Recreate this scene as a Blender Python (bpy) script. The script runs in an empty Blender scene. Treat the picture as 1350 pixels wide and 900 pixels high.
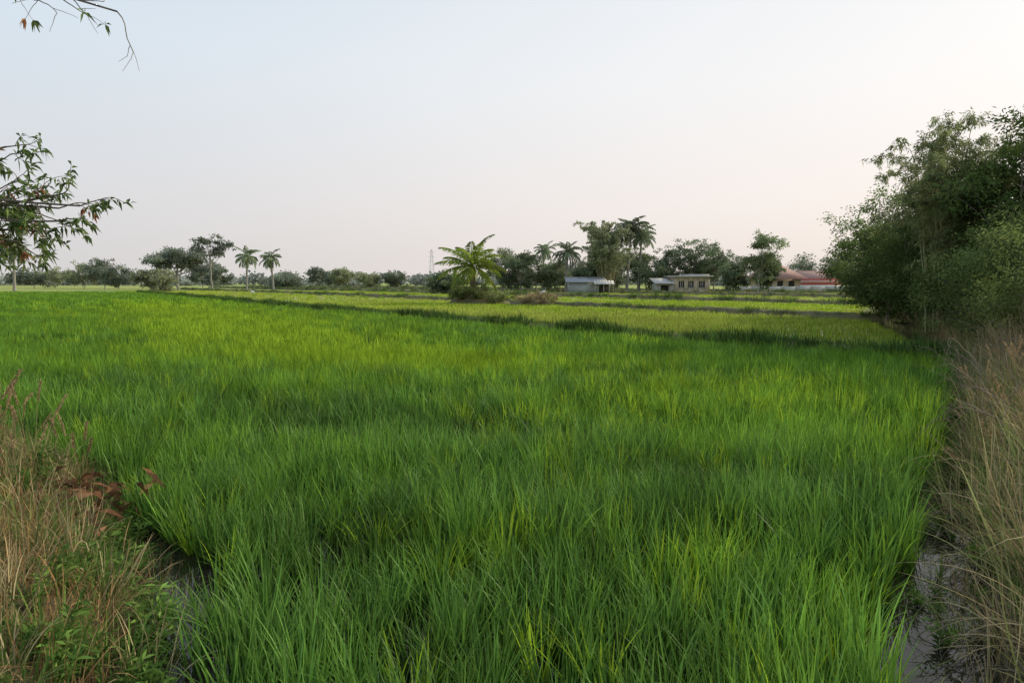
import bpy, math, numpy as np
from math import radians, sin, cos, pi
rng = np.random.default_rng(7)
S = bpy.context.scene
S.view_settings.view_transform='Standard'; S.view_settings.look='None'; S.view_settings.exposure=0; S.view_settings.gamma=1

# ------------------------------------------------------------ mesh buffer
class MB:
    def __init__(s): s.v=[];s.f=[];s.c=[];s.m=[];s.n=0
    def add(s,v,f,c=None,mat=0):
        v=np.asarray(v,float).reshape(-1,3); f=np.asarray(f,int).reshape(-1,4)
        if c is None: c=np.zeros((len(v),3))+.5
        s.v.append(v);s.f.append(f+s.n);s.c.append(np.asarray(c,float).reshape(-1,3));s.m.append(np.full(len(f),mat));s.n+=len(v)
    def obj(s,name,mats,link=True,parent=None,smooth=False,loc=(0,0,0)):
        v=np.concatenate(s.v);f=np.concatenate(s.f);c=np.concatenate(s.c);m=np.concatenate(s.m)
        me=bpy.data.meshes.new(name)
        me.vertices.add(len(v));me.vertices.foreach_set('co',v.astype(np.float32).ravel())
        me.loops.add(f.size);me.loops.foreach_set('vertex_index',f.astype(np.int32).ravel())
        me.polygons.add(len(f));me.polygons.foreach_set('loop_start',(np.arange(len(f))*4).astype(np.int32))
        for mt in mats: me.materials.append(mt)
        me.polygons.foreach_set('material_index',m.astype(np.int32))
        me.update(calc_edges=True)
        a=me.attributes.new('c','FLOAT_COLOR','POINT')
        cc=np.ones((len(v),4),np.float32);cc[:,:3]=c;a.data.foreach_set('color',cc.ravel())
        if smooth: me.polygons.foreach_set('use_smooth',np.ones(len(f),bool))
        o=bpy.data.objects.new(name,me);o.location=loc
        if link: S.collection.objects.link(o)
        if parent: o.parent=parent
        return o

def nrm(a): return a/np.maximum(np.linalg.norm(a,axis=-1,keepdims=True),1e-9)

def blades(mb,base,az,l0,l1,L,W,nseg=5,mat=0,b=None):
    N=len(base);t=np.linspace(0,1,nseg+1)
    th=l0[:,None]+(l1-l0)[:,None]*t**1.4
    dr=np.sin(th)*L[:,None]/nseg;dz=np.cos(th)*L[:,None]/nseg
    r=np.concatenate([np.zeros((N,1)),np.cumsum(dr[:,1:],1)],1);z=np.concatenate([np.zeros((N,1)),np.cumsum(dz[:,1:],1)],1)
    pos=np.stack([base[:,0:1]+r*np.cos(az)[:,None],base[:,1:2]+r*np.sin(az)[:,None],base[:,2:3]+z],-1)
    sa=az+pi/2+rng.normal(0,.5,N)
    side=np.stack([np.cos(sa),np.sin(sa),rng.normal(0,.15,N)],-1)
    prof=np.minimum(1,.55+t*2)*(1-t**3.2)+.03
    w=W[:,None]*prof[None,:]*.5
    A=pos-side[:,None,:]*w[...,None];B=pos+side[:,None,:]*w[...,None]
    V=np.stack([A,B],2)
    base_i=np.arange(N)[:,None]*(2*(nseg+1));k=np.arange(nseg)[None,:]*2
    i=base_i+k
    F=np.stack([i,i+1,i+3,i+2],-1)
    rn=rng.random(N)
    bb=rng.random(N) if b is None else b
    C=np.zeros((N,nseg+1,2,3));C[...,0]=t[None,:,None];C[...,1]=rn[:,None,None];C[...,2]=bb[:,None,None]
    mb.add(V.reshape(-1,3),F.reshape(-1,4),C.reshape(-1,3),mat)

def leaves(mb,p,d,L,W,mat=0,b=None,droop=.15):
    N=len(p);d=nrm(d);L=np.broadcast_to(L,(N,)).reshape(N,1);W=np.broadcast_to(W,(N,)).reshape(N,1)
    side=nrm(np.cross(d,rng.normal(0,1,(N,3))));n=np.cross(side,d)
    mid=p+d*L*.45
    tip=p+d*L;tip[:,2:]-=L*droop
    V=np.stack([p,mid+side*W/2+n*W*.12,tip,mid-side*W/2+n*W*.12],1)
    F=np.arange(4*N).reshape(N,4)
    rn=rng.random(N);bb=rng.random(N) if b is None else b
    C=np.zeros((N,4,3));C[:,:,0]=[0,.5,1,.5];C[:,:,1]=rn[:,None];C[:,:,2]=bb[:,None]
    mb.add(V.reshape(-1,3),F,C.reshape(-1,3),mat)

def tube(mb,pts,rad,ns=6,mat=0,c=.5):
    pts=np.asarray(pts,float);K=len(pts);rad=np.broadcast_to(rad,(K,))
    T=nrm(np.gradient(pts,axis=0));ref=np.array([0.,0,1]) if abs(T[0,2])<.8 else np.array([1.,0,0])
    U=nrm(np.cross(T,ref));Wv=np.cross(T,U)
    a=np.arange(ns)*2*pi/ns
    V=pts[:,None,:]+rad[:,None,None]*(np.cos(a)[None,:,None]*U[:,None,:]+np.sin(a)[None,:,None]*Wv[:,None,:])
    i=np.arange(K-1)[:,None]*ns;j=np.arange(ns)[None,:];j2=(j+1)%ns
    F=np.stack([i+j,i+j2,i+ns+j2,i+ns+j],-1)
    C=np.zeros((K*ns,3))+c
    mb.add(V.reshape(-1,3),F.reshape(-1,4),C,mat)

def box(mb,x0,x1,y0,y1,z0,z1,mat=0):
    V=[(x0,y0,z0),(x1,y0,z0),(x1,y1,z0),(x0,y1,z0),(x0,y0,z1),(x1,y0,z1),(x1,y1,z1),(x0,y1,z1)]
    F=[(0,3,2,1),(4,5,6,7),(0,1,5,4),(1,2,6,5),(2,3,7,6),(3,0,4,7)]
    mb.add(V,F,None,mat)

# ------------------------------------------------------------ materials
HAZE=(0.48,0.50,0.50)  # aerial haze is mixed into the base colours of distant things
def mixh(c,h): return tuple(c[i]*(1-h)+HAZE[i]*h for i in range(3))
def N(nt,t,**k):
    n=nt.nodes.new(t)
    for a,v in k.items(): setattr(n,a,v)
    return n
def mixc(nt,fac,a,b,bt='MIX'):
    m=nt.nodes.new('ShaderNodeMix');m.data_type='RGBA';m.blend_type=bt
    for s,v in ((m.inputs[0],fac),(m.inputs[6],a),(m.inputs[7],b)):
        if isinstance(v,bpy.types.NodeSocket): nt.links.new(v,s)
        elif isinstance(v,(int,float)): s.default_value=v
        else: s.default_value=(*v,1)
    return m.outputs[2]
def leafmat(name,A,B,h=0,trans=.35,rough=.5,tipcol=None,basecol=None,nscale=.25,namt=.35,gloss=False,bvar=.4,ovar=0,blen=.45):
    A=mixh(A,h);B=mixh(B,h)
    m=bpy.data.materials.new(name);m.use_nodes=True;nt=m.node_tree;nt.nodes.clear();L=nt.links
    at=N(nt,'ShaderNodeAttribute',attribute_name='c');sp=N(nt,'ShaderNodeSeparateColor');L.new(at.outputs['Color'],sp.inputs[0])
    col=mixc(nt,sp.outputs[1],A,B)
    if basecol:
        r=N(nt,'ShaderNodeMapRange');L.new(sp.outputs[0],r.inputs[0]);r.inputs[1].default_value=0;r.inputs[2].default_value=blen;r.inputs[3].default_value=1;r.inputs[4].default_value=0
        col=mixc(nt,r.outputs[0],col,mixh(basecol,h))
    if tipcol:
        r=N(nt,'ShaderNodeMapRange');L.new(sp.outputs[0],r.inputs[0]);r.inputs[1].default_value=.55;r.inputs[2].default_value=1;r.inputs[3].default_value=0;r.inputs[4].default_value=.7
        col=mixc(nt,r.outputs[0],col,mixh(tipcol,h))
    g=N(nt,'ShaderNodeNewGeometry');no=N(nt,'ShaderNodeTexNoise');no.inputs['Scale'].default_value=nscale;no.inputs['Detail'].default_value=3
    L.new(g.outputs['Position'],no.inputs['Vector'])
    r=N(nt,'ShaderNodeMapRange');L.new(no.outputs[0],r.inputs[0]);r.inputs[1].default_value=.3;r.inputs[2].default_value=.7;r.inputs[3].default_value=1-namt;r.inputs[4].default_value=1+namt
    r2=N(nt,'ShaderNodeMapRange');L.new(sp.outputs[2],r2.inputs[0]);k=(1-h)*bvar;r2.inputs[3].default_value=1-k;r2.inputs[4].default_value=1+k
    mu=N(nt,'ShaderNodeMath',operation='MULTIPLY');L.new(r.outputs[0],mu.inputs[0]);L.new(r2.outputs[0],mu.inputs[1]);fo=mu.outputs[0]
    if ovar:
        oi=N(nt,'ShaderNodeObjectInfo');r3=N(nt,'ShaderNodeMapRange');L.new(oi.outputs['Random'],r3.inputs[0]);r3.inputs[3].default_value=1-ovar;r3.inputs[4].default_value=1+ovar
        mu2=N(nt,'ShaderNodeMath',operation='MULTIPLY');L.new(fo,mu2.inputs[0]);L.new(r3.outputs[0],mu2.inputs[1]);fo=mu2.outputs[0]
    vm=N(nt,'ShaderNodeVectorMath',operation='SCALE');L.new(col,vm.inputs[0]);L.new(fo,vm.inputs['Scale'])
    if gloss:
        p=N(nt,'ShaderNodeBsdfPrincipled');L.new(vm.outputs[0],p.inputs['Base Color']);p.inputs['Roughness'].default_value=rough;p.inputs['Specular IOR Level'].default_value=.2
    else:
        p=N(nt,'ShaderNodeBsdfDiffuse');L.new(vm.outputs[0],p.inputs[0])
    out=N(nt,'ShaderNodeOutputMaterial')
    if trans>0:
        tr=N(nt,'ShaderNodeBsdfTranslucent');L.new(vm.outputs[0],tr.inputs[0]);mx=N(nt,'ShaderNodeMixShader');mx.inputs[0].default_value=trans
        L.new(p.outputs[0],mx.inputs[1]);L.new(tr.outputs[0],mx.inputs[2]);L.new(mx.outputs[0],out.inputs[0])
    else: L.new(p.outputs[0],out.inputs[0])
    return m
def surf(name,A,B,scale=3,rough=.85,bump=.3,h=0,detail=6,stretch=(1,1,1)):
    m=bpy.data.materials.new(name);m.use_nodes=True;nt=m.node_tree;L=nt.links;p=nt.nodes['Principled BSDF']
    g=N(nt,'ShaderNodeNewGeometry');mp=N(nt,'ShaderNodeMapping');mp.inputs['Scale'].default_value=stretch;L.new(g.outputs['Position'],mp.inputs[0])
    no=N(nt,'ShaderNodeTexNoise');no.inputs['Scale'].default_value=scale;no.inputs['Detail'].default_value=detail;no.inputs['Roughness'].default_value=.65;L.new(mp.outputs[0],no.inputs['Vector'])
    r=N(nt,'ShaderNodeMapRange');L.new(no.outputs[0],r.inputs[0]);r.inputs[1].default_value=.3;r.inputs[2].default_value=.7
    L.new(mixc(nt,r.outputs[0],mixh(A,h),mixh(B,h)),p.inputs['Base Color']);p.inputs['Roughness'].default_value=rough;p.inputs['Specular IOR Level'].default_value=.25
    if bump:
        b=N(nt,'ShaderNodeBump');b.inputs['Strength'].default_value=bump;b.inputs['Distance'].default_value=.05;L.new(no.outputs[0],b.inputs['Height']);L.new(b.outputs[0],p.inputs['Normal'])
    return m

rice_d=leafmat('rice_leaf_shaded',(.060,.155,.022),(.120,.245,.038),trans=.37,rough=.5,basecol=(.018,.035,.008),tipcol=(.16,.29,.055),nscale=.9,namt=.35,gloss=True,ovar=.25,blen=.6)  # shaded copy of the rice leaf; basecol paints shade low in tufts
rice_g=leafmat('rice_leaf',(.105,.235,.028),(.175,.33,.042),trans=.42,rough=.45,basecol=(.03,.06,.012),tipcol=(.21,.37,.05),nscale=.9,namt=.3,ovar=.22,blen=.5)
rice_y=leafmat('rice_leaf_yellow_sunlit',(.22,.37,.026),(.34,.48,.042),trans=.42,rough=.5,basecol=(.08,.13,.02),nscale=.5,namt=.22,ovar=.15)  # yellower rice, also used to paint sunlit patches into the crop
rice_p=leafmat('rice_leaf_pale',(.33,.41,.06),(.44,.50,.10),trans=.3,basecol=(.24,.24,.07),nscale=.1,namt=.22)
weed_g=leafmat('weed_leaf',(.08,.16,.035),(.17,.27,.06),trans=.3,nscale=.6,ovar=.2)
weed_d=leafmat('weed_dark',(.055,.11,.03),(.11,.18,.045),trans=.25,nscale=.6,ovar=.3)
straw=leafmat('straw',(.25,.195,.10),(.46,.37,.205),trans=.25,nscale=1.6,namt=.4,ovar=.3)
straw_o=leafmat('straw_rust',(.28,.16,.065),(.43,.29,.14),trans=.25,nscale=1.2,ovar=.25)
straw_gr=leafmat('straw_green',(.13,.18,.055),(.27,.28,.11),trans=.3,nscale=.8,ovar=.3)
plume=leafmat('seed_plume',(.40,.28,.14),(.58,.45,.27),trans=.3)
brownleaf=leafmat('dead_leaf',(.15,.07,.035),(.30,.17,.095),trans=.2)
bark=surf('bark',(.12,.095,.07),(.26,.22,.17),scale=14,bump=.6,stretch=(1,1,.3))
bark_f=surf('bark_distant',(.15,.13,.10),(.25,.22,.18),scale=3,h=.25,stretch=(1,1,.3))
culm=surf('bamboo_culm',(.22,.22,.10),(.36,.34,.19),scale=6,bump=.1)

# ------------------------------------------------------------ terrain
RY=np.array([-5,2.2,3.4,6,8.5,17,24,46,80,200,3000.]);RX=np.array([1.93,1.93,2.38,4.02,5.75,11.4,14.6,23.6,44,130,2000.])
LY=np.array([-5,1.2,2.2,3.8,6,7.5,9,16,60]);LX=np.array([-1.2,-1.2,-1.5,-2.05,-3.5,-5.3,-8.6,-40,-400])
def Rb(y): return np.interp(y,RY,RX)
def Lb(y): return np.interp(y,LY,LX)
def ss(a,b,x): t=np.clip((x-a)/(b-a),0,1);return t*t*(3-2*t)
def wob(x,y,s=1.): return np.sin(x*1.7*s+np.sin(y*1.3*s)*1.5)*.5+np.sin(y*2.3*s+1.3+np.sin(x*2.1*s))*.5
def gz(x,y):
    d=Rb(y)-x
    z=-.07+.03*wob(x,y,1.5)+ss(45,95,y)*.22
    r=ss(.0,.9,-d)*(.45)
    z=z+r-.12*np.exp(-((d-.22)/.2)**2)*(y<40)
    l=ss(-.1,.8,Lb(y)-x)*.42
    l=np.maximum(l,ss(2.2,1.2,y)*.42)
    z=z+l*(y<60)+(r+l)*.12*wob(x,y,3)
    return z
def axis(lo,hi,st,far):
    a=np.arange(lo,hi+1e-6,st);g=[];s=st;p=hi
    while p<far: s*=1.12;p+=s;g.append(p)
    h=[];s=st;p=lo
    while p>-far: s*=1.12;p-=s;h.append(p)
    return np.array(h[::-1]+list(a)+g)
gx=axis(-13,15,.16,3500);gy=axis(-3,22,.16,3500);gy=gy[gy>-400]
X,Y=np.meshgrid(gx,gy);Z=gz(X,Y)
gm=MB();nx=len(gx);ny=len(gy)
i=(np.arange(ny-1)[:,None]*nx+np.arange(nx-1)[None,:])
C=np.zeros((ny,nx,3));C[...,0]=ss(30,60,Y);C[...,1]=np.maximum(ss(-.2,.5,X-Rb(Y)),np.maximum(ss(-.2,.5,Lb(Y)-X)*(Y<60),ss(2.2,1.4,Y)))
gm.add(np.stack([X,Y,Z],-1).reshape(-1,3),np.stack([i,i+1,i+nx+1,i+nx],-1).reshape(-1,4),C.reshape(-1,3))
m=bpy.data.materials.new('field_ground');m.use_nodes=True;nt=m.node_tree;L=nt.links;p=nt.nodes['Principled BSDF']
at=N(nt,'ShaderNodeAttribute',attribute_name='c');sp=N(nt,'ShaderNodeSeparateColor');L.new(at.outputs['Color'],sp.inputs[0])
g=N(nt,'ShaderNodeNewGeometry')
def noi(sc,det=5):
    n=N(nt,'ShaderNodeTexNoise');n.inputs['Scale'].default_value=sc;n.inputs['Detail'].default_value=det;L.new(g.outputs['Position'],n.inputs['Vector'])
    r=N(nt,'ShaderNodeMapRange');r.inputs[1].default_value=.35;r.inputs[2].default_value=.65;L.new(n.outputs[0],r.inputs[0]);return r.outputs[0]
mud=mixc(nt,noi(4),(.035,.026,.016),(.075,.055,.033))
dry=mixc(nt,noi(7),(.08,.06,.035),(.18,.14,.075))
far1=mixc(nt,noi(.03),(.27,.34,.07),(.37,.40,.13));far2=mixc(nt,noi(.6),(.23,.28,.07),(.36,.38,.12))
far=mixc(nt,.5,far1,far2)
c1=mixc(nt,sp.outputs[1],mud,dry);c2=mixc(nt,sp.outputs[0],c1,far);L.new(c2,p.inputs['Base Color']);p.inputs['Roughness'].default_value=.9;p.inputs['Specular IOR Level'].default_value=.15
b=N(nt,'ShaderNodeBump');b.inputs['Strength'].default_value=.6;b.inputs['Distance'].default_value=.04;L.new(noi(18),b.inputs['Height']);L.new(b.outputs[0],p.inputs['Normal'])
gm.obj('ground',[m],smooth=True)
m=bpy.data.materials.new('paddy_water');m.use_nodes=True;nt=m.node_tree;L=nt.links;p=nt.nodes['Principled BSDF']
p.inputs['Base Color'].default_value=(.022,.022,.013,1);p.inputs['Roughness'].default_value=.03;p.inputs['IOR'].default_value=1.33
n=N(nt,'ShaderNodeTexNoise');n.inputs['Scale'].default_value=5;n.inputs['Detail'].default_value=3;b=N(nt,'ShaderNodeBump');b.inputs['Strength'].default_value=.08;b.inputs['Distance'].default_value=.02
g=N(nt,'ShaderNodeNewGeometry');L.new(g.outputs['Position'],n.inputs['Vector']);L.new(n.outputs[0],b.inputs['Height']);L.new(b.outputs[0],p.inputs['Normal'])
wm=MB();wm.add([(-60,1.2,0),(30,1.2,0),(30,50,0),(-60,50,0)],[(0,1,2,3)]);wm.obj('paddy_water',[m])

# ------------------------------------------------------------ instancer
def instancer(name,pts,rot,scl,idx,sources):
    col=bpy.data.collections.new(name+'_parts')
    for k,o in enumerate(sources):
        o.name='%s_part_%02d'%(name,k);col.objects.link(o)
    me=bpy.data.meshes.new(name);me.vertices.add(len(pts));me.vertices.foreach_set('co',np.asarray(pts,np.float32).ravel())
    a=me.attributes.new('rot','FLOAT_VECTOR','POINT');a.data.foreach_set('vector',np.asarray(rot,np.float32).ravel())
    a=me.attributes.new('scl','FLOAT_VECTOR','POINT');a.data.foreach_set('vector',np.asarray(scl,np.float32).ravel())
    a=me.attributes.new('idx','INT','POINT');a.data.foreach_set('value',np.asarray(idx,np.int32))
    o=bpy.data.objects.new(name,me);S.collection.objects.link(o)
    ng=bpy.data.node_groups.new(name,'GeometryNodeTree')
    ng.interface.new_socket('Geometry',in_out='INPUT',socket_type='NodeSocketGeometry');ng.interface.new_socket('Geometry',in_out='OUTPUT',socket_type='NodeSocketGeometry')
    gi=ng.nodes.new('NodeGroupInput');go=ng.nodes.new('NodeGroupOutput')
    ci=ng.nodes.new('GeometryNodeCollectionInfo');ci.inputs['Collection'].default_value=col;ci.inputs['Separate Children'].default_value=True;ci.inputs['Reset Children'].default_value=True
    ip=ng.nodes.new('GeometryNodeInstanceOnPoints');ip.inputs['Pick Instance'].default_value=True
    def na(nm,t):
        n=ng.nodes.new('GeometryNodeInputNamedAttribute');n.data_type=t;n.inputs['Name'].default_value=nm;return n.outputs['Attribute']
    l=ng.links
    l.new(gi.outputs[0],ip.inputs['Points']);l.new(ci.outputs[0],ip.inputs['Instance']);l.new(na('idx','INT'),ip.inputs['Instance Index'])
    l.new(na('rot','FLOAT_VECTOR'),ip.inputs['Rotation']);l.new(na('scl','FLOAT_VECTOR'),ip.inputs['Scale']);l.new(ip.outputs[0],go.inputs[0])
    md=o.modifiers.new('instances','NODES');md.node_group=ng
    return o

def tuft(n,rad,L,W,l1,nseg,mat,lean=.12):
    mb=MB();a=rng.random(n)*2*pi;r=np.sqrt(rng.random(n))*rad
    base=np.stack([r*np.cos(a),r*np.sin(a),np.zeros(n)-.03],-1)
    az=a+rng.normal(0,.7,n)
    blades(mb,base,az,np.abs(rng.normal(0,lean,n)),l1*rng.random(n)**1.3+.1,L*rng.uniform(.55,1.12,n),W*rng.uniform(.65,1.25,n),nseg)
    return mb.obj('tuft',[mat],link=False)

def jgrid(x0,x1,y0,y1,s):
    xs=np.arange(x0,x1,s);ys=np.arange(y0,y1,s);X,Y=np.meshgrid(xs,ys);X=X+rng.uniform(-.5,.5,X.shape)*s;Y=Y+rng.uniform(-.5,.5,Y.shape)*s
    return X.ravel(),Y.ravel()
NC=19.
def cN(x,y): return .8*x+.6*y
px=[];lod=[]
for (y0,y1,s,k) in ((2.0,8,.158,0),(8,19,.23,1),(19,46,.40,2),(46,120,1.0,3)):
    x,y=jgrid(-1.0*y1-3,.75*y1+3,y0,y1,s)
    ok=(np.abs(x)<1.0*y+3)&(x<Rb(y)-.36-.12*ss(9,5,y)-.08*np.sin(y*2.1))&((x>Lb(y)+.18+.18*np.sin(y*3.)+.2*ss(7,3.5,y))|(y>60))&(cN(x,y)<NC-.7)
    px.append(np.stack([x[ok],y[ok]],-1));lod.append(np.full(ok.sum(),k))
P=np.concatenate(px);lod=np.concatenate(lod);x,y=P.T
def gauss(cx,cy,a,b,ang):
    u=(x-cx)*cos(ang)+(y-cy)*sin(ang);v=-(x-cx)*sin(ang)+(y-cy)*cos(ang);return np.exp(-(u/a)**2-(v/b)**2)
sunlit=1.25*gauss(-10,26,12,3.0,radians(127))+1.0*gauss(-4,17.5,5,1.8,radians(160))+.9*gauss(-24,50,26,6,radians(127))+.45*gauss(4.5,12,3.4,1.6,radians(20))+.12*gauss(.8,4.6,1.5,.7,0)  # sunlit bands put into the colour by picking yellower tufts
sunlit+=.15*wob(x*.35,y*.35)*ss(6,14,y)+.03
low=wob(x*1.3,y*1.1)
shaded=np.clip(.98-ss(4,20,y)*.92+.40*wob(x*.45+1,y*.6)-.8*gauss(1.2,4.4,2.2,.8,0)-.7*gauss(4,9.5,3,1.7,.3),0,1)  # foreground shade put into the colour by picking darker tufts
u_=rng.random(len(x));isy=u_<np.clip(sunlit,0,.97);isd=(~isy)&(rng.random(len(x))<shaded)
gap=wob(x*2.3+.5,y*2.0)
keep=rng.random(len(x))<np.where(lod<2,.97+.24*np.minimum(gap+.25,0)-.5*gauss(-1.7,4.2,.7,1.3,-.3),1)
src=[]
specs=[(36,.075,.55,.0108,1.0,7),(30,.10,.53,.014,1.0,5),(28,.21,.47,.022,.9,4),(30,.55,.45,.05,.8,3)]
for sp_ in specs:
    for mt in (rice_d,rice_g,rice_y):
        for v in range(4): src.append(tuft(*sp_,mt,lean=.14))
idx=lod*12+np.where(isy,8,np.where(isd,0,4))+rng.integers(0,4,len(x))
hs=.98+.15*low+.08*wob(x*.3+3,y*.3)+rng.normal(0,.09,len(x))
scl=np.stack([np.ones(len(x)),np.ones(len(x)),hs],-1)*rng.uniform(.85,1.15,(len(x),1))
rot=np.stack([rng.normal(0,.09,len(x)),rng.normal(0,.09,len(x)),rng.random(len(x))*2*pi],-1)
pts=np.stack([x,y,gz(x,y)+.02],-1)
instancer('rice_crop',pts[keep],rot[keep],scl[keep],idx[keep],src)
px=[];lod=[]
for (y0,y1,s,k) in ((12,40,.32,0),(40,70,.65,1),(70,150,1.6,1)):
    x,y=jgrid(-1.0*y1,.75*y1+3,y0,y1,s)
    c=cN(x,y)
    ok=(np.abs(x)<1.0*y+3)&(x<Rb(y)-.6)&(c>NC+.7)&(np.abs(c-39)>1.2)&(np.abs(c-60)>1.5)&(np.abs(c-85)>2)&(c<110)
    px.append(np.stack([x[ok],y[ok]],-1));lod.append(np.full(ok.sum(),k))
P=np.concatenate(px);lod=np.concatenate(lod);x,y=P.T;c=cN(x,y)
gp=np.where(c<39,.2,np.where(c<60,.45,.15))+.25*wob(x*.1,y*.1)
isg=rng.random(len(x))<gp
src=[]
for sp_ in [(16,.18,.30,.018,.8,3),(26,.45,.32,.05,.8,3)]:
    for mt in (rice_p,rice_y):
        for v in range(3): src.append(tuft(*sp_,mt))
idx=lod*6+isg*3+rng.integers(0,3,len(x))
n=len(x);scl=rng.uniform(.7,1.2,(n,1))*np.ones((n,3));rot=np.stack([np.zeros(n),np.zeros(n),rng.random(n)*2*pi],-1)
instancer('young_rice_crop',np.stack([x,y,gz(x,y)+.02],-1),rot,scl,idx,src)

# ------------------------------------------------------------ bunds
bundm=surf('bund_earth',(.07,.095,.03),(.17,.18,.065),scale=1.6,bump=.5)
bundm2=surf('bund_earth_dry',(.09,.09,.04),(.22,.19,.09),scale=.9,bump=.5)
bt=[]
for c,t0,t1,h,w in ((19,-3,130,.38,.4),(39,-14,200,.46,.5),(60,-25,260,.50,.6),(85,-60,300,.55,.8),(112,-100,300,.6,1.0)):
    mb=MB();t=np.arange(t0,t1,.5);K=len(t)
    cx=.8*c-.6*t;cy=.6*c+.8*t
    prof=[(-1,0),(-.6,.8),(0,1),(.6,.85),(1,0)]
    V=[]
    for (q,hz) in prof:
        off=q*w+rng.normal(0,.05,K);V.append(np.stack([cx+.8*off,cy+.6*off,ss(45,95,cy)*.22-.08+hz*h*(1+.12*wob(t*.4,t*.2)+.05*rng.normal(0,1,K))],-1))
    V=np.stack(V,1);ii=np.arange(K-1)[:,None]*5+np.arange(4)[None,:]
    mb.add(V.reshape(-1,3),np.stack([ii,ii+1,ii+6,ii+5],-1).reshape(-1,4))
    mb.obj('earth_bund',[bundm if c<30 else bundm2],smooth=True)
    nn=int((t1-t0)*(18 if c<30 else 11 if c<50 else 6))
    tt=rng.uniform(t0,t1,nn);q=rng.normal(0,w*.6,nn)
    bt.append(np.stack([.8*c-.6*tt+.8*q,.6*c+.8*tt+.6*q,np.full(nn,h*.6)+ss(45,95,.6*c+.8*tt)*.2-.05,np.full(nn,c)],-1))
bt=np.concatenate(bt);ok=(bt[:,1]>5)&(bt[:,0]<Rb(bt[:,1])+1);bt=bt[ok];n=len(bt)
src=[tuft(26,.22,.42,.022,1.3,3,weed_d,.45) for _ in range(3)]+[tuft(22,.22,.33,.022,1.3,3,straw_gr,.45) for _ in range(3)]+[tuft(16,.14,.34,.016,1.2,3,straw,.4) for _ in range(2)]
pr=rng.random(n);clmp=wob(bt[:,0]*.5,bt[:,1]*.5)
far_=(bt[:,3]>30)
idx=np.where(pr<np.where(far_,.50,.86)+.12*clmp,rng.integers(0,3,n),np.where(pr<.93,rng.integers(3,6,n),rng.integers(6,8,n)))
sc=(rng.uniform(.5,1.15,n)*(1+.45*clmp)*np.where(bt[:,3]>50,1.35,1.0))[:,None]*np.ones((n,3));rot=np.stack([np.zeros(n),np.zeros(n),rng.random(n)*2*pi],-1)
instancer('bund_grass',bt[:,:3],rot,sc,idx,src)

# ------------------------------------------------------------ bank vegetation
def plumetuft(n,H,mat):
    mb=MB();a=rng.random(n)*2*pi;az=a
    for k in range(n):
        L=H*rng.uniform(.75,1.1);l0=rng.uniform(.02,.2);l1=l0+rng.uniform(.1,.6);t=np.linspace(0,1,9);th=l0+(l1-l0)*t**2
        r=np.cumsum(np.sin(th))*L/9;z=np.cumsum(np.cos(th))*L/9
        P=np.stack([.05*cos(a[k])+r*cos(az[k]),.05*sin(a[k])+r*sin(az[k]),z-z[0]],-1)
        tube(mb,P,np.linspace(.0025,.0012,9),3,0)
        m_=110;u=rng.uniform(.76,1.0,m_);q=np.stack([np.interp(u,t,P[:,j]) for j in range(3)],-1)
        tang=nrm(P[-1]-P[-3]);d=tang[None,:]+rng.normal(0,.33,(m_,3));leaves(mb,q,d,.034,.009,1)
    blades(mb,np.stack([rng.normal(0,.05,8),rng.normal(0,.05,8),np.zeros(8)],-1),rng.random(8)*6.28,np.full(8,.2),rng.uniform(.8,1.9,8),H*rng.uniform(.4,.7,8),np.full(8,.008),5,0)
    return mb.obj('t',[mat,plume],link=False)
def weed(n,H,mat,lL,lW):
    mb=MB()
    for k in range(n):
        a=rng.random()*6.28;l=rng.uniform(.05,.7);L=H*rng.uniform(.6,1.1);t=np.linspace(0,1,6)
        P=np.stack([cos(a)*sin(l)*L*t,sin(a)*sin(l)*L*t,cos(l)*L*t-.05*t*t],-1)
        tube(mb,P,np.linspace(.004,.0015,6),3,0)
        m_=14;u=rng.uniform(.2,1,m_);q=np.stack([np.interp(u,t,P[:,j]) for j in range(3)],-1)
        d=rng.normal(0,1,(m_,3));d[:,2]=np.abs(d[:,2])*.5+.2;leaves(mb,q,d,lL*rng.uniform(.6,1.2,m_),lW,0)
    return mb.obj('t',[mat],link=False)
src=[tuft(34,.10,.50,.006,2.1,6,straw,.35) for _ in range(3)]+[tuft(34,.10,.42,.007,2.2,6,straw_o,.45) for _ in range(3)]+\
    [tuft(30,.10,.42,.008,1.9,6,straw_gr,.35) for _ in range(3)]+[tuft(28,.09,.36,.010,1.6,5,weed_g,.3) for _ in range(3)]+\
    [plumetuft(5,.95,straw) for _ in range(3)]+[weed(9,.32,weed_g,.085,.018) for _ in range(3)]+[tuft(44,.16,1.0,.008,2.7,9,straw,.4) for _ in range(3)]+[tuft(36,.16,.95,.012,2.5,9,straw_gr,.35) for _ in range(3)]+\
    [tuft(26,.12,1.25,.012,1.3,8,straw,.18) for _ in range(3)]
x,y=jgrid(-14,0,1.3,11,.13)
ok=(x<Lb(y)+.10)&(x>Lb(y)-6)&(x*x+y*y>1.8**2);x=x[ok];y=y[ok];n=len(x)
d=Lb(y)-x;pr=rng.random(n);nz=wob(x*1.1,y*1.1)
pg=np.clip(.66-.36*(d-.4)+.38*nz-.09*(y-3),.10,.85)
idx=np.where(pr<pg,np.where(rng.random(n)<.42,15,9)+rng.integers(0,3,n),np.where(rng.random(n)<.40,3,np.where(rng.random(n)<.35,6,0))+rng.integers(0,3,n))
pl=(rng.random(n)<.11)&(y>4.6)&(d>.35)
idx=np.where(pl,12+rng.integers(0,3,n),idx)
sc=(rng.uniform(.6,1.1,n)*np.where(pl&(d>.8),1.15,1.))[:,None]*np.ones((n,3));rot=np.stack([rng.normal(0,.15,n),rng.normal(0,.15,n),rng.random(n)*6.28],-1)
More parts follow.
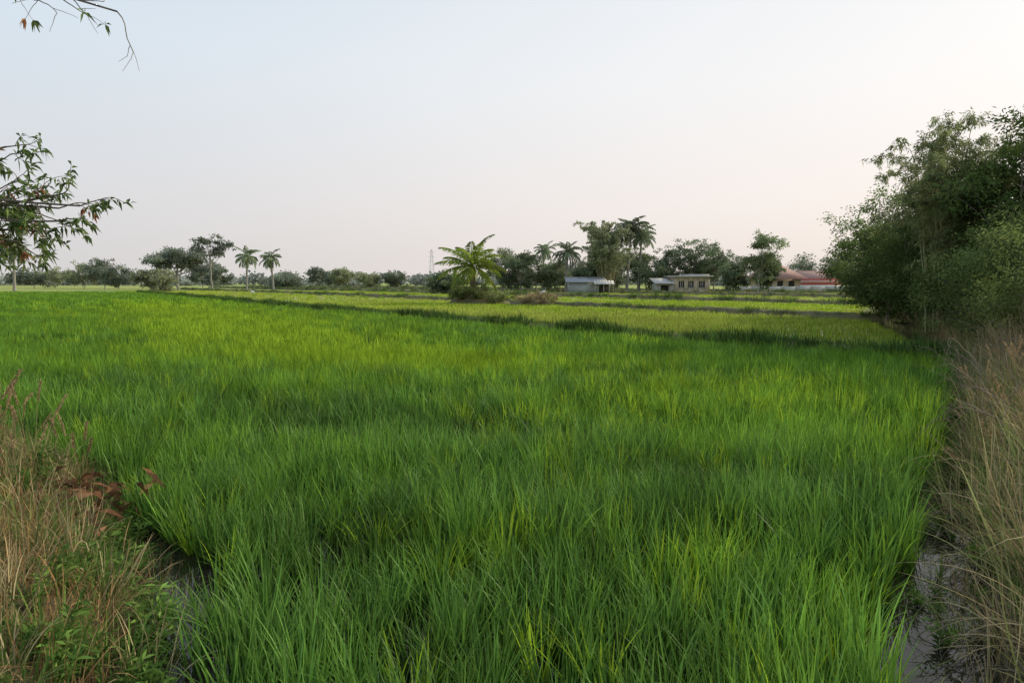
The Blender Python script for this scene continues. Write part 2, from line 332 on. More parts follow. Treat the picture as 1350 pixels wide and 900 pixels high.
kp=((x+3.55)**2+(y-5.45)**2>.36**2);x=x[kp];y=y[kp];rot=rot[kp];sc=sc[kp];idx=idx[kp]
PL=np.stack([x,y,gz(x,y)],-1)
xx,yy=jgrid(0,30,2.0,34,.2)
ok=(xx>Rb(yy)+.02)&(xx<Rb(yy)+3.0+.1*yy)&((yy<14)|(rng.random(len(yy))<.5));xx=xx[ok];yy=yy[ok];n2=len(xx)
pr=rng.random(n2);nz=wob(xx*.9,yy*.9);dd_=xx-Rb(yy)
big=pr<np.where(dd_>.25,.38,.14)
idx2=np.where(big,np.where(rng.random(n2)<.52,18,21),np.where(rng.random(n2)<.42+.25*nz,6,np.where(rng.random(n2)<.55,0,np.where(rng.random(n2)<.5,9,15))))+rng.integers(0,3,n2)
tall=(rng.random(n2)<.07)&(dd_>.6);idx2=np.where(tall,24+rng.integers(0,3,n2),idx2)
pl=(rng.random(n2)<.10)&(yy>5.5)&(dd_>.1);idx2=np.where(pl,12+rng.integers(0,3,n2),idx2)
sc2=(rng.uniform(.55,1.05,n2)*np.where(yy>9,1.1,1))[:,None]*np.ones((n2,3));rot2=np.stack([rng.normal(0,.15,n2),rng.normal(-.14,.15,n2),rng.random(n2)*6.28],-1)
y3=rng.uniform(2.3,16,420);x3=Rb(y3)-rng.uniform(.02,.5,420);n3=len(x3);k3=(rng.random(n3)<.10+.35*(wob(x3*2,y3*2)>.45));x3=x3[k3];y3=y3[k3];n3=len(x3)
i3=np.where(rng.random(n3)<.25,15,9)+rng.integers(0,3,n3);s3=rng.uniform(.35,.75,n3)[:,None]*np.ones((n3,3));r3=np.stack([0*x3,0*x3,rng.random(n3)*6.28],-1)
instancer('bank_grass',np.concatenate([PL,np.stack([xx,yy,gz(xx,yy)],-1),np.stack([x3,y3,0*x3-.03],-1)]),np.concatenate([rot,rot2,r3]),np.concatenate([sc,sc2,s3]),np.concatenate([idx,idx2,i3]),src)
mb=MB();n=150;pp=np.stack([rng.normal(-3.55,.24,n),rng.normal(5.4,.22,n),rng.uniform(.2,.5,n)],-1);dd=rng.normal(0,1,(n,3));dd[:,2]=dd[:,2]*.5-.1
leaves(mb,pp,dd,.17*rng.uniform(.6,1.3,n),.048,0,None,.3);mb.obj('dead_leaf_pile',[brownleaf])

# ------------------------------------------------------------ trees
fm={}
def fol(key,A,B,h=0,tr=.3):
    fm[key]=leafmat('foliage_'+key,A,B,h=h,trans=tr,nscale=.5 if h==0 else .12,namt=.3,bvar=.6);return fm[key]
fol('dark',(.06,.10,.03),(.12,.17,.05),tr=.38);fol('mid',(.11,.16,.05),(.19,.25,.085),tr=.38);fol('bamboo',(.18,.21,.09),(.30,.33,.15),tr=.42);fol('vine',(.13,.17,.05),(.24,.28,.09));fol('dryb',(.30,.26,.16),(.44,.38,.25))
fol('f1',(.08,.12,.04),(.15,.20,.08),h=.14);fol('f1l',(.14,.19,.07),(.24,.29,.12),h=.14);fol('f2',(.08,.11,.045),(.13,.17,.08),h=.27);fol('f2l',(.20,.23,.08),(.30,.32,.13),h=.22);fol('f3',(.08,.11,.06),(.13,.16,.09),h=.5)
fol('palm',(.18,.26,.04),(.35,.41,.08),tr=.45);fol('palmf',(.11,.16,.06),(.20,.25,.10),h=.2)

def bez(a,b,c,n=7):
    t=np.linspace(0,1,n)[:,None];return (1-t)**2*a+2*t*(1-t)*b+t*t*c
def tree(name,loc,H,trunk,crown,ncl,clr,nleaf,lL,lW,mf,mbk,seed=0,flat=.6,tr=.15,lean=(0,0),shell=.35,droop=.2):
    global rng
    rng=np.random.default_rng(seed+100)
    mb=MB();rx,ry,rz,zc=crown
    u=nrm(rng.normal(0,1,(ncl,3)));rr=(shell+(1-shell)*rng.random(ncl)**.6)[:,None]
    cc=u*rr*np.array([rx,ry,rz])*rng.uniform(.8,1.08,(ncl,1))+np.array([lean[0],lean[1],zc])
    cc[:,2]=np.maximum(cc[:,2],.25*clr+.2)
    top=np.array([lean[0]*.7,lean[1]*.7,max(zc-rz*.35,trunk)])
    tp=bez(np.array([0,0,-.2]),np.array([lean[0]*.1,0,trunk*.6]),top,8);tp[1:-1,:2]+=rng.normal(0,tr*.3,(6,2))
    tube(mb,tp,np.linspace(tr,tr*.5,8),7,1)
    for k in range(ncl):
        s=tp[rng.integers(4,8)];e=cc[k];mid=(s+e)/2+np.array([0,0,-.12*np.linalg.norm(e-s)])+rng.normal(0,.08*clr,3)
        q=bez(s,mid,e,6);q[1:-1]+=rng.normal(0,.05*clr,(4,3));tube(mb,q,np.linspace(tr*.35,tr*.06,6),4,1)
        for _ in range(3):
            e2=e+rng.normal(0,.8*clr,3)*np.array([1,1,flat]);tube(mb,bez(q[3],(q[4]+e2)/2,e2,4),np.linspace(tr*.12,tr*.03,4),3,1)
    per=rng.multinomial(nleaf,np.full(ncl,1/ncl))
    for k in range(ncl):
        n=per[k];sub=8
        sc_=cc[k]+rng.normal(0,.62,(sub,3))*clr*np.array([1,1,flat])
        ch=rng.integers(0,sub,n)
        p=sc_[ch]+rng.normal(0,.27,(n,3))*clr*np.array([1,1,flat])
        p[:,2]=np.maximum(p[:,2],.05)
        d=(p-cc[k])*.8/clr+rng.normal(0,.7,(n,3));d[:,2]-=.2
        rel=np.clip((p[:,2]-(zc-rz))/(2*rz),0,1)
        b=np.clip(.15+.5*rel+rng.normal(0,.18)+rng.normal(0,.1,n),0,1)  # crown shading put into the colour: leaves lighter toward the top
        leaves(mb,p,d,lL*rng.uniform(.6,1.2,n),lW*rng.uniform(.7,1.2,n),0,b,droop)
    return mb.obj(name,[mf,mbk],loc=loc)

def bamboo(name,loc,H,spread,n,nl,mf,mbk,lL,lW,seed,r=.03):
    global rng
    rng=np.random.default_rng(seed+500);mb=MB()
    for k in range(n):
        a=rng.random()*6.28;b0=np.array([cos(a),sin(a),0])*rng.random()*spread*.22
        h=H*rng.uniform(.55,1.0);out=spread*rng.uniform(.2,1)*(1.2-.4*h/H)
        c=b0+np.array([cos(a)*out*.25,sin(a)*out*.25,h*1.0]);e=b0+np.array([cos(a)*out,sin(a)*out,h*rng.uniform(.82,1.0)])
        q=bez(b0,c,e,14);q+=rng.normal(0,.03,q.shape)*np.linspace(0,1,14)[:,None]*2
        tube(mb,q,np.linspace(r,r*.12,14),4,1)
        t=np.linspace(0,1,14);ns=max(6,int(nl/n/22))
        u=rng.uniform(.22,1,ns)**.8
        for uu in u:
            s=np.array([np.interp(uu,t,q[:,j]) for j in range(3)]);dd=nrm(np.array([rng.normal(),rng.normal(),.25+.5*rng.normal()]))
            LL=rng.uniform(.3,1.0)*H*.11*(1.25-uu*.7);e2=s+dd*LL+np.array([0,0,-.25*LL]);w=bez(s,s+dd*LL*.6+np.array([0,0,.1*LL]),e2,5);tube(mb,w,np.linspace(r*.15,r*.04,5),3,1)
            m_=22;v=rng.uniform(.2,1,m_);pq=np.stack([np.interp(v,np.linspace(0,1,5),w[:,j]) for j in range(3)],-1)+rng.normal(0,.05*LL+.02,(m_,3))
            d=dd[None,:]*.5+rng.normal(0,.6,(m_,3));d[:,2]-=.4
            leaves(mb,pq,d,lL*rng.uniform(.6,1.2,m_),lW,0,np.clip(.3+.4*uu+rng.normal(0,.2)+np.zeros(m_),0,1),.25)
    return mb.obj(name,[mf,mbk],loc=loc)

def palm(name,loc,H,fl,nf,mf,mbk,seed,tr=.16,lw=.06,nlf=26,lean=.4,low=-.5,th=None,hi=1.35,curl=1.0):
    global rng
    rng=np.random.default_rng(seed+900);mb=MB()
    th=H-fl*.45 if th is None else th
    tp=bez(np.array([0,0,-.2]),np.array([lean*.2,0,th*.5]),np.array([lean,0,th]),14)
    rad=np.linspace(tr*1.25,tr*.8,14)*(1+.07*(np.arange(14)%2));rad[0]*=1.5
    tube(mb,tp,rad,8,1);top=tp[-1]
    for k in range(nf):
        a=k*2.399+rng.normal(0,.15);el=np.interp(k/(nf-1),[0,1],[hi,low])+rng.normal(0,.1)
        L=fl*rng.uniform(.8,1.12);t=np.linspace(0,1,9);ang=el-t**1.5*rng.uniform(.8,1.6)*curl
        r=np.concatenate([[0],np.cumsum(np.cos(ang[1:]))])*L/8;z=np.concatenate([[0],np.cumsum(np.sin(ang[1:]))])*L/8
        q=top+np.stack([r*cos(a),r*sin(a),z],-1);tube(mb,q,np.linspace(.035,.008,9)*fl/2.5,4,2)
        u=np.linspace(.12,1,nlf);b=rng.random()
        for sgn in (-1,1):
            pq=np.stack([np.interp(u,t,q[:,j]) for j in range(3)],-1)
            tg=nrm(np.stack([np.interp(u,t,np.gradient(q[:,j])) for j in range(3)],-1))
            sd=np.array([-sin(a),cos(a),0])*sgn
            d=tg*.65+sd[None,:]*.8+np.array([0,0,-.25])+rng.normal(0,.12,(nlf,3))
            leaves(mb,pq,d,fl*.25*np.sin(np.clip(u,.1,.93)*pi*.85+.35)*rng.uniform(.8,1.1,nlf)+.1,lw,0,np.full(nlf,b),.35)
    for k in range(7):
        a=k*.9;c=top+np.array([cos(a)*.18,sin(a)*.18,-.25]);s_=np.linspace(-.13,.13,5);tube(mb,c+np.stack([0*s_,0*s_,s_],-1),[.02,.1,.13,.1,.02],6,2)
    return mb.obj(name,[mf,mbk,mf],loc=loc)

G=lambda x,y:(x,y,float(gz(np.array(float(x)),np.array(float(y)))))
tree('rain_tree',G(-83,170),10.8,3.5,(6.5,6.5,2.2,7.6),26,1.7,7000,.55,.3,fm['f2'],bark_f,1,.5,.4)
tree('tall_tree',G(-79,180),14.6,8,(4.6,4.6,3.3,11.6),16,1.25,3200,.5,.28,fm['f2'],bark_f,2,.5,.3)
palm('coconut_palm',G(-62,160),9.4,3.4,24,fm['palmf'],bark_f,1,.22,.18,26)
palm('coconut_palm',G(-57.5,165),9.2,3.2,21,fm['palmf'],bark_f,2,.22,.18,26,lean=-.5,low=-.8)
palm('coconut_palm',G(-109,150),10.2,3.6,24,fm['palmf'],bark_f,3,.25,.18,26)
tree('yellow_shrub',G(-71.5,140),4.8,1,(3.4,3,2,2.3),16,1.0,3500,.35,.2,fm['f2l'],bark_f,3)
for k,(x,y,h,w) in enumerate([(-128,205,7.5,6),(-119,200,8.5,5),(-112,195,7,4.5),(-100,190,6,4),(-97,215,9,5),(-150,215,6,5),(-160,240,7,6),(-74,260,8.5,4),(-66,255,6,4),(-60,240,7,4),(-86,200,7,4),(-64,190,4,5),(-48,230,5,4),(-40,235,6,4)]):
    tree('broadleaf_tree',G(x,y),h,1.5,(w,w,h*.38,h*.58),16,w*.32,3200,.6,.35,fm['f2' if k%3 else 'f2l'],bark_f,20+k)
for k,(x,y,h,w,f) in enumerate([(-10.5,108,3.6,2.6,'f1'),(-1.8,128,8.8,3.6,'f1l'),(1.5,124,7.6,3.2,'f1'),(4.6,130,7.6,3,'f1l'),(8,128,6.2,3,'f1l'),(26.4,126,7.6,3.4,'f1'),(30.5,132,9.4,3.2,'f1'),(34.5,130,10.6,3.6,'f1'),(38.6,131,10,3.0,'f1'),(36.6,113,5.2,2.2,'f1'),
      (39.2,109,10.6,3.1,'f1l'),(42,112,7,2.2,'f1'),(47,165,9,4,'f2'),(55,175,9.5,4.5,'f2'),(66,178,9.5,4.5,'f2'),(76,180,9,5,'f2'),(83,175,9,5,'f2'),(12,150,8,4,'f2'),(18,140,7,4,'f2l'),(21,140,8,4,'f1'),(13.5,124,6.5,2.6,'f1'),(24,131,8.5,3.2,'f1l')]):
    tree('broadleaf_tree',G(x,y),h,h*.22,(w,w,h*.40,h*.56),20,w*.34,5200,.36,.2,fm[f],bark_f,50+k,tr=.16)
palm('coconut_palm',G(6.2,140),9.6,2.8,22,fm['palmf'],bark_f,4,.18,.15,24)
palm('coconut_palm',G(9.7,124),8.8,3.2,24,fm['palmf'],bark_f,5,.18,.15,26)
palm('coconut_palm',G(20.6,123),13.2,3.8,28,fm['palmf'],bark_f,6,.2,.15,30,lean=.8)
palm('coconut_palm',G(23.5,127),12,3.4,26,fm['palmf'],bark_f,7,.2,.15,26)
bamboo('bamboo_clump',G(16.6,121),13.2,5.6,90,24000,fm['f2l'],culm,.42,.12,1,.05)
palm('young_coconut_palm',(-3.6,64,.35),6.2,3.5,22,fm['palm'],bark,8,.27,.09,50,lean=-.15,low=-.35,th=3.2,hi=1.5,curl=.75)
rng=np.random.default_rng(3);mb=MB()
for k in range(380):
    x=rng.uniform(-650,520);y=rng.uniform(330,560)+abs(x)*.15;h=rng.uniform(3.5,9.5)*(y/450);w=rng.uniform(4,11)
    n=170;u=nrm(rng.normal(0,1,(n,3)))*rng.random((n,1))**.4
    p=u*np.array([w,w*.7,h*.45])*(1+.2*rng.normal(0,1,(n,1)))+np.array([x,y,h*.5]);p[:,2]=np.maximum(p[:,2],.3)
    leaves(mb,p,rng.normal(0,1,(n,3)),2.2,1.5,0,np.full(n,rng.random()))
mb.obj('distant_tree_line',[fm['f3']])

# right-hand thicket
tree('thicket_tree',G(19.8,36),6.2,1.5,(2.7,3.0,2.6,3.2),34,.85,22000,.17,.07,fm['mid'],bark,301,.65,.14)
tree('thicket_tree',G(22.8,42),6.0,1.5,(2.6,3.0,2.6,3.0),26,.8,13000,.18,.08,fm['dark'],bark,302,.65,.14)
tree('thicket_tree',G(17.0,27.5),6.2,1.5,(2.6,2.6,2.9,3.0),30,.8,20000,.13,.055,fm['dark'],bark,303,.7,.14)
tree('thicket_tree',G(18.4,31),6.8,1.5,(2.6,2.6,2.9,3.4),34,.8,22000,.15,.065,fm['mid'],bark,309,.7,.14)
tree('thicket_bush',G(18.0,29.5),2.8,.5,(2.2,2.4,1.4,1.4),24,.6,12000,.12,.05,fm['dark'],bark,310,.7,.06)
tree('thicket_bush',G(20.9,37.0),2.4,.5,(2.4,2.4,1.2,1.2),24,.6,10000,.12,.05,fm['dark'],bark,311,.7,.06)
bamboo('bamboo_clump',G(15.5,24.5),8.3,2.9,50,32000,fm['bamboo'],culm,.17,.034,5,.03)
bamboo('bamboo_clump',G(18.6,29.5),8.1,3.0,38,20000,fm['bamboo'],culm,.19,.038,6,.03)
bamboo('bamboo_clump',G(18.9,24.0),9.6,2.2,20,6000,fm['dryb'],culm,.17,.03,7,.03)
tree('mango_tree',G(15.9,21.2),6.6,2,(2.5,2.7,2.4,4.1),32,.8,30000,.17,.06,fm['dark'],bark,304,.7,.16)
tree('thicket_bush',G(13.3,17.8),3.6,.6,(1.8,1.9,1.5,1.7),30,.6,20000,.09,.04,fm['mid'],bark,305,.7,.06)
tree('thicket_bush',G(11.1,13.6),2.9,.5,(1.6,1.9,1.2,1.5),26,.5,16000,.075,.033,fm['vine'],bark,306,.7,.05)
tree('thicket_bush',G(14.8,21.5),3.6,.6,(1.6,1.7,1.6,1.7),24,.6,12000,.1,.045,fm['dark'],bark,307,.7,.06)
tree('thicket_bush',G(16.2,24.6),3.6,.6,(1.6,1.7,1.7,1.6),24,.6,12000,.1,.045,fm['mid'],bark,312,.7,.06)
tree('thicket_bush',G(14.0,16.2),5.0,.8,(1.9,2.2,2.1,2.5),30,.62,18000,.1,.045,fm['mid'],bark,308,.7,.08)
rng=np.random.default_rng(77)
def grow(mb,p,d,L,r,depth,leaf=None,mat=1,spread=.7,grav=-.05,nch=3):
    K=7;pts=[np.array(p,float)];dd=nrm(np.array(d,float))
    for k in range(K-1):
        dd=nrm(dd+rng.normal(0,.13,3)+np.array([0,0,grav]));pts.append(pts[-1]+dd*L/(K-1))
    pts=np.array(pts);tube(mb,pts,np.linspace(r,r*.5,K),5 if r>.01 else 3,mat)
    if depth==0:
        if leaf: leaf(mb,pts,dd)
        return
    for c in range(nch):
        t=rng.uniform(.35,1) if c else 1.;i_=min(K-1,int(t*(K-1)))
        nd=nrm(dd+rng.normal(0,spread,3)*np.array([1,1,.8]))
        grow(mb,pts[i_],nd,L*rng.uniform(.5,.8),r*.5,depth-1,leaf,mat,spread,grav,nch)
twig=surf('dry_twig',(.16,.12,.08),(.30,.25,.18),scale=20,bump=.2)
mb=MB()
for k in range(120):
    y=rng.uniform(6.5,15);x=float(Rb(y))+rng.uniform(.4,2.4)
    grow(mb,(x,y,.3),(rng.normal(-.3,.4),rng.normal(0,.4),1),rng.uniform(.5,.95),.011,2,None,0,.8,-.06)
for k in range(30):
    y=rng.uniform(2.8,6);x=float(Rb(y))+rng.uniform(.0,.4)
    grow(mb,(x,y,.1),(rng.normal(-.6,.3),rng.normal(0,.4),.5),rng.uniform(.25,.45),.005,1,None,0,.7,-.1)
mb.obj('dry_brushwood',[twig])
mango=leafmat('foliage_near',(.08,.14,.04),(.18,.25,.07),trans=.42,rough=.4,nscale=3,gloss=True)
rust=leafmat('foliage_rust',(.30,.11,.06),(.42,.24,.12),trans=.4,rough=.5)
def rosette(mb,pts,dd):
    n=rng.integers(8,15);u=rng.uniform(0,1,n)
    p=pts[-1]-(pts[-1]-pts[-5])*u[:,None]*1.0
    d=dd[None,:]*.5+rng.normal(0,.7,(n,3));d[:,2]-=.3
    leaves(mb,p,d,.092*rng.uniform(.5,1.15,n),.024,2 if rng.random()<.10 else 0,None,.35)
mb=MB();rng=np.random.default_rng(21)
A=lambda *v:np.array(v,float)
tube(mb,bez(A(-7.4,6.2,.2),A(-7.1,6.1,2),A(-6.8,6,4.6),10),np.linspace(.17,.1,10),9,1)
tube(mb,bez(A(-6.8,6,4.6),A(-6.7,6,5.5),A(-6.2,5.9,6.2),8),np.linspace(.1,.05,8),8,1)
def limb(s,e,r,n,L,leaf,depth=1,sag=.15):
    q=bez(s,(s+e)/2+A(0,0,sag),e,10);q[1:-1]+=rng.normal(0,.025,(8,3));tube(mb,q,np.linspace(r,r*.35,10),6,1)
    for k in range(n):
        t=rng.uniform(.45,1) if k else 1.;i_=int(t*9);dd=nrm(q[i_]-q[i_-1]);grow(mb,q[i_],dd+rng.normal(0,.55,3),L*rng.uniform(.7,1.2),r*.3,depth,leaf,1,.6,-.03)
for e in ((-3.75,6.0,2.76),(-4.05,6.2,2.88),(-4.35,5.9,3.12),(-4.2,6.1,2.55),(-4.5,6.2,3.3),(-4.4,5.8,2.62),(-3.9,5.9,2.62),(-4.45,6.0,2.9),(-4.7,6.1,2.5),(-4.3,6.3,2.72),(-4.6,5.9,2.65),(-4.65,6.0,3.1),(-4.3,6.0,2.45),(-4.55,6.2,2.45),(-4.0,6.1,2.75)):
    s=A(-7.0,6.08,rng.uniform(2.2,2.9));limb(s,A(*e),.024,9,.27,rosette)
def few(mb,pts,dd):
    if rng.random()<.4:
        n=6;leaves(mb,pts[[-1]*n],dd[None,:]*.6+rng.normal(0,.5,(n,3)),.08,.024,2 if rng.random()<.5 else 0,None,.4)
for e in ((-3.75,6,4.62),(-3.4,6.1,4.42),(-4.0,6,4.70),(-4.4,6.1,4.68),(-4.62,6,4.1),(-3.9,6.1,4.55)):
    limb(A(-6.7,6,rng.uniform(4.8,5.4)),A(*e),.022,7,.30,few,1,.25)
mb.obj('overhanging_tree',[mango,bark,rust])

# ------------------------------------------------------------ mound beside palm + scrub
rng=np.random.default_rng(5)
def mound(name,x0,y0,a,b,h):
    mb=MB();K=26;J=8;th=np.arange(K)*2*pi/K;V=[]
    for j in range(J):
        q=j/(J-1);r=1-q*.98
        V.append(np.stack([x0+a*r*np.cos(th)*(1+.08*rng.normal(0,1,K)),y0+b*r*np.sin(th),h*np.sin(q*pi/2)*(1+.15*rng.normal(0,1,K))+.05],-1))
    V=np.array(V);ii=np.arange(J-1)[:,None]*K+np.arange(K)[None,:];i2=np.arange(J-1)[:,None]*K+(np.arange(K)[None,:]+1)%K
    mb.add(V.reshape(-1,3),np.stack([ii,i2,i2+K,ii+K],-1).reshape(-1,4));return mb.obj(name,[bundm2],smooth=True)
mound('earth_mound',-3.0,63,3.0,1.8,1.1);mound('earth_mound',1.8,60,2.4,1.3,.75)
tree('dry_shrub',(-3.8,62.0,.6),1.8,.3,(1.9,.9,.8,.6),16,.42,3400,.20,.08,straw_gr,bark,401,.7,.04)
tree('dry_shrub',(-1.2,61.6,.4),1.0,.3,(1.8,.9,.45,.45),12,.36,1900,.18,.07,straw_gr,bark,403,.7,.04)
tree('dry_shrub',(1.9,59.2,.4),1.0,.2,(2.0,.8,.4,.5),12,.38,1800,.18,.07,straw,bark,402,.7,.03)

# ------------------------------------------------------------ buildings
plaster=surf('tan_plaster',(.40,.32,.23),(.54,.45,.34),scale=1.2,bump=.1,h=.08)
tin=surf('grey_tin',(.26,.27,.28),(.40,.41,.42),scale=.8,rough=.5,bump=.1,h=.1)
lightroof=surf('pale_roof',(.46,.45,.43),(.62,.60,.57),scale=.7,h=.05)
dark=surf('dark_backing',(.03,.03,.03),(.06,.055,.05),scale=2,bump=0)  # near-black stands in for shade inside openings; also colours egret legs
redroof=surf('red_roof',(.30,.14,.10),(.42,.22,.17),scale=1,h=.2)
redp=surf('red_paint',(.42,.07,.06),(.50,.10,.08),scale=1,bump=0,h=.12)
white=surf('white_wall',(.62,.60,.57),(.74,.72,.69),scale=1,bump=.1)
conc=surf('concrete_wall',(.34,.33,.31),(.46,.45,.43),scale=.6,bump=.2,h=.08)
def bld(name): 
    e=bpy.data.objects.new(name,None);S.collection.objects.link(e);return e
def part(par,name,mat,fn):
    mb=MB();fn(mb);return mb.obj(name,[mat],parent=par)
def slope(mb,x0,x1,y0,y1,z0,z1,th=.12,n=0):
    V=[(x0,y0,z0),(x1,y0,z0),(x1,y1,z1),(x0,y1,z1)];V+=[(a,b,c+th) for a,b,c in V]
    mb.add(V,[(0,3,2,1),(4,5,6,7),(0,1,5,4),(1,2,6,5),(2,3,7,6),(3,0,4,7)])
    for x in np.arange(x0+.2,x1-.2,.45):
        W_=[(x,y0-.01,z0+th-.02),(x+.08,y0-.01,z0+th-.02),(x+.08,y1,z1+th-.02),(x,y1,z1+th-.02)];W_+=[(a,b,c+.06) for a,b,c in W_]
        mb.add(W_,[(0,3,2,1),(4,5,6,7),(0,1,5,4),(1,2,6,5),(2,3,7,6),(3,0,4,7)])
gb=.15
e=bld('tin_shed')
part(e,'walls',tin,lambda m:(box(m,9.6,14.6,115,115.15,gb,2.0),box(m,9.6,9.75,115.15,119,gb,2.3),box(m,9.75,16.4,118.85,119,gb,2.6),box(m,16.25,16.4,115,118.85,gb,2.3)))
part(e,'roof',tin,lambda m:slope(m,9.1,16.0,114.5,119.4,2.05,2.9))
part(e,'lean_to_roof',lightroof,lambda m:slope(m,13.6,17.0,113.6,114.9,1.75,2.3,.1))
part(e,'doorway_dark_backing',dark,lambda m:box(m,14.75,16.1,115.05,115.1,gb,1.75))  # flat dark sheet painted as the shade in the door gap
part(e,'posts',bark_f,lambda m:[box(m,x,x+.12,113.8,113.92,gb,1.8) for x in (13.8,15.2,16.8)])
e=bld('concrete_house')
wins=[(28.0,28.9),(29.6,30.5),(31.4,32.4)]
def walls(m):
    xs=[27.2]+[v for w in wins for v in w]+[33.2]
    for k in range(0,len(xs),2): box(m,xs[k],xs[k+1],115,115.2,gb,3.0)
    for a,b in wins: box(m,a,b,115,115.2,gb,1.25);box(m,a,b,115,115.2,2.25,3.0)
    box(m,27.2,27.4,115.2,121,gb,3.0);box(m,33.0,33.2,115.2,121,gb,3.0);box(m,27.4,33.0,120.8,121,gb,3.0)
part(e,'walls',plaster,walls)
part(e,'window_dark_backing',dark,lambda m:[box(m,a+.0,b-.0,115.3,115.35,1.2,2.3) for a,b in wins])  # dark sheets behind the wall gaps stand in for the unlit room
part(e,'window_bars',white,lambda m:[box(m,a+(b-a)*q-.03,a+(b-a)*q+.03,115.06,115.12,1.25,2.25) for a,b in wins for q in (.33,.66)])
part(e,'sills',conc,lambda m:[box(m,a-.1,b+.1,114.88,114.997,1.13,1.25) for a,b in wins])
part(e,'roof_slab',lightroof,lambda m:(box(m,26.8,33.7,114.4,121.4,3.003,3.2),box(m,30.0,33.4,116,121,3.203,3.45)))
part(e,'side_room',conc,lambda m:(box(m,24.3,24.5,115,119,gb,1.8),box(m,24.5,25.0,115,115.18,gb,1.8),box(m,26.3,27.19,115,115.18,gb,1.8),box(m,25.0,26.3,115,115.18,1.6,1.8),box(m,24.5,27.19,118.8,119,gb,2.4)))
part(e,'side_roof',lightroof,lambda m:slope(m,23.8,27.15,113.8,119.3,1.85,2.7))
part(e,'side_dark_backing',dark,lambda m:box(m,24.55,27.1,115.4,115.45,gb,1.75))  # dark sheet stands in for shade under the side roof
part(e,'clutter',redp,lambda m:(box(m,24.9,25.4,113.9,114.3,gb,.7),box(m,25.6,26.4,114.0,114.4,gb,.5)))
e=bld('red_roof_house')
def hip(m,x0,x1,y0,y1,z0,z1):
    w=(y1-y0)/2;V=[(x0,y0,z0),(x1,y0,z0),(x1,y1,z0),(x0,y1,z0),(x0+w*.9,(y0+y1)/2,z1),(x1-w*.9,(y0+y1)/2,z1)]
    m.add(V,[(0,1,5,4),(2,3,4,5),(1,2,5,5),(3,0,4,4),(0,3,2,1)])
part(e,'walls',plaster,lambda m:(box(m,54.8,63.6,151,151.2,gb,2.8),box(m,54.8,55,151.2,158,gb,2.8),box(m,63.4,63.6,151.2,158,gb,2.8)))
part(e,'roof',redroof,lambda m:(hip(m,53.6,65,149.6,160,2.8,6.2)))
part(e,'windows',dark,lambda m:[box(m,x,x+1.2,150.9,150.99,1.2,2.4) for x in (56,58.5,61)])
part(e,'annex_roof',redroof,lambda m:slope(m,63.9,71.5,150,155,2.9,4.5,.15))
part(e,'annex_walls',white,lambda m:box(m,64.2,71.0,151,155,gb,2.8))
part(e,'red_panel',redp,lambda m:(box(m,61.6,70.2,146,146.12,1.5,2.9)))
part(e,'panel_base',white,lambda m:(box(m,61.5,70.3,146,146.14,.9,1.49),box(m,61.5,70.3,145.9,146.0,2.2,2.35)))
part(e,'panel_posts',conc,lambda m:[box(m,x,x+.2,146.2,146.4,gb,2.9) for x in (61.7,64,66.5,69)])
e=bld('boundary_wall')
part(e,'panels',conc,lambda m:[box(m,x,x+2.85,139,139.12,gb,1.25) for x in np.arange(46,76,3.)])
part(e,'posts',conc,lambda m:[box(m,x-.13,x-.02,138.93,139.19,gb,1.4) for x in np.arange(46,77,3.)])

steel=surf('pylon_steel',(.30,.31,.32),(.36,.37,.38),scale=1,bump=0,h=.7)
mb=MB();H=26;bx,by=-58.5,500
def wd(z): return 2.0*(1-z/H)+.35
zs=np.linspace(0,H,11)
for sx,sy in ((-1,-1),(1,-1),(1,1),(-1,1)):
    tube(mb,[(bx+sx*wd(z),by+sy*wd(z),z) for z in zs],.08,4)
for k in range(10):
    a,b=wd(zs[k]),wd(zs[k+1])
    for s in (-1,1):
        tube(mb,[(bx-s*a,by-a,zs[k]),(bx+s*b,by-b,zs[k+1])],.04,3);tube(mb,[(bx-s*a,by+a,zs[k]),(bx+s*b,by+b,zs[k+1])],.04,3)
for z in (17,20.5,24): tube(mb,[(bx-2.4,by,z),(bx,by,z+.5),(bx+2.4,by,z)],.08,4)
mb.obj('power_pylon',[steel])
wf=surf('white_feather',(.72,.71,.68),(.82,.81,.79),scale=5,bump=.05)
def egret(loc,s,flip=1):
    mb=MB()
    tube(mb,np.array([(-.30,0,.36),(-.22,0,.40),(-.08,0,.46),(.08,0,.5),(.17,0,.53),(.2,0,.55)])*s*[flip,1,1],np.array([.01,.05,.10,.10,.06,.02])*s,8)
    tube(mb,np.array([(.14,0,.52),(.22,0,.60),(.20,0,.68),(.17,0,.75),(.20,0,.82),(.25,0,.84)])*s*[flip,1,1],np.array([.05,.03,.02,.018,.03,.02])*s,7)
    tube(mb,np.array([(.25,0,.84),(.30,0,.83),(.36,0,.815)])*s*[flip,1,1],np.array([.015,.01,.002])*s,5,1)
    for o_ in (-.03,.03): tube(mb,np.array([(-.02,o_,.40),(.03,o_,.22),(0,o_,.0),(.05,o_,-.01)])*s*[flip,1,1],.009*s,4,2)
    mb.obj('white_egret',[wf,straw,dark],loc=loc,smooth=True)
egret((2.7,59.9,.78),1.0,1);egret((-29.5,77.8,.55),1.0,-1)

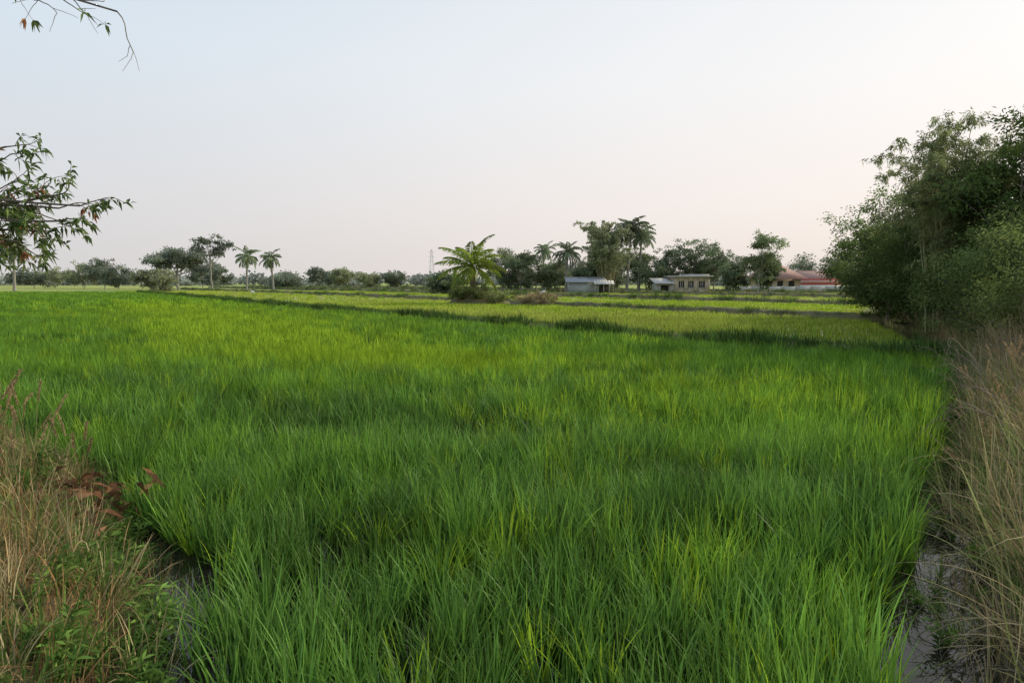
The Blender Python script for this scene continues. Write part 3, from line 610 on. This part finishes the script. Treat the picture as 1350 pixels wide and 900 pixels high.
# ------------------------------------------------------------ light
AZ=radians(62);EL=radians(28)
w=bpy.data.worlds.new('World');S.world=w;w.use_nodes=True;nt=w.node_tree;L=nt.links;bg=nt.nodes['Background'];bg.inputs[1].default_value=.1
sky=N(nt,'ShaderNodeTexSky');sky.sky_type='NISHITA';sky.sun_disc=False;sky.sun_elevation=EL;sky.sun_rotation=AZ;sky.air_density=1.2;sky.dust_density=4;sky.ozone_density=1
tc=N(nt,'ShaderNodeTexCoord');sx=N(nt,'ShaderNodeSeparateXYZ');L.new(tc.outputs['Generated'],sx.inputs[0])
def ramp(stops):
    r=N(nt,'ShaderNodeValToRGB');el=r.color_ramp.elements
    while len(el)<len(stops): el.new(.5)
    for e_,(p_,c_) in zip(el,stops): e_.position=p_;e_.color=(*c_,1)
    L.new(sx.outputs[2],r.inputs[0]);return r.outputs[0]
left=ramp([(0,(.70,.68,.68)),(.12,(.73,.74,.77)),(.30,(.70,.80,.89)),(.7,(.45,.60,.80))])
right=ramp([(0,(.90,.81,.75)),(.10,(.96,.88,.84)),(.26,(.97,.95,.94)),(.7,(.80,.87,.95))])
dp=N(nt,'ShaderNodeVectorMath',operation='DOT_PRODUCT');L.new(tc.outputs['Generated'],dp.inputs[0]);dp.inputs[1].default_value=(sin(AZ),cos(AZ),0)
mr=N(nt,'ShaderNodeMapRange');mr.interpolation_type='SMOOTHSTEP';L.new(dp.outputs['Value'],mr.inputs[0]);mr.inputs[1].default_value=-.35;mr.inputs[2].default_value=.95
hz=mixc(nt,mr.outputs[0],left,right)
sc10=N(nt,'ShaderNodeVectorMath',operation='SCALE');L.new(hz,sc10.inputs[0]);sc10.inputs['Scale'].default_value=10.2
L.new(mixc(nt,.91,sky.outputs[0],sc10.outputs[0]),bg.inputs[0])
sl=bpy.data.lights.new('sun','SUN');sl.energy=3.5;sl.angle=radians(5);sl.color=(1,.87,.66)
so=bpy.data.objects.new('sun',sl);S.collection.objects.link(so)
from mathutils import Vector
dv=Vector((sin(AZ)*cos(EL),cos(AZ)*cos(EL),sin(EL)));so.rotation_euler=dv.to_track_quat('Z','Y').to_euler()

cam=bpy.data.cameras.new('camera');cam.lens=24;cam.sensor_width=36;cam.clip_end=6000
co=bpy.data.objects.new('camera',cam);S.collection.objects.link(co);co.location=(0,0,2.1);co.rotation_euler=(radians(90-4.95),0,0);S.camera=co
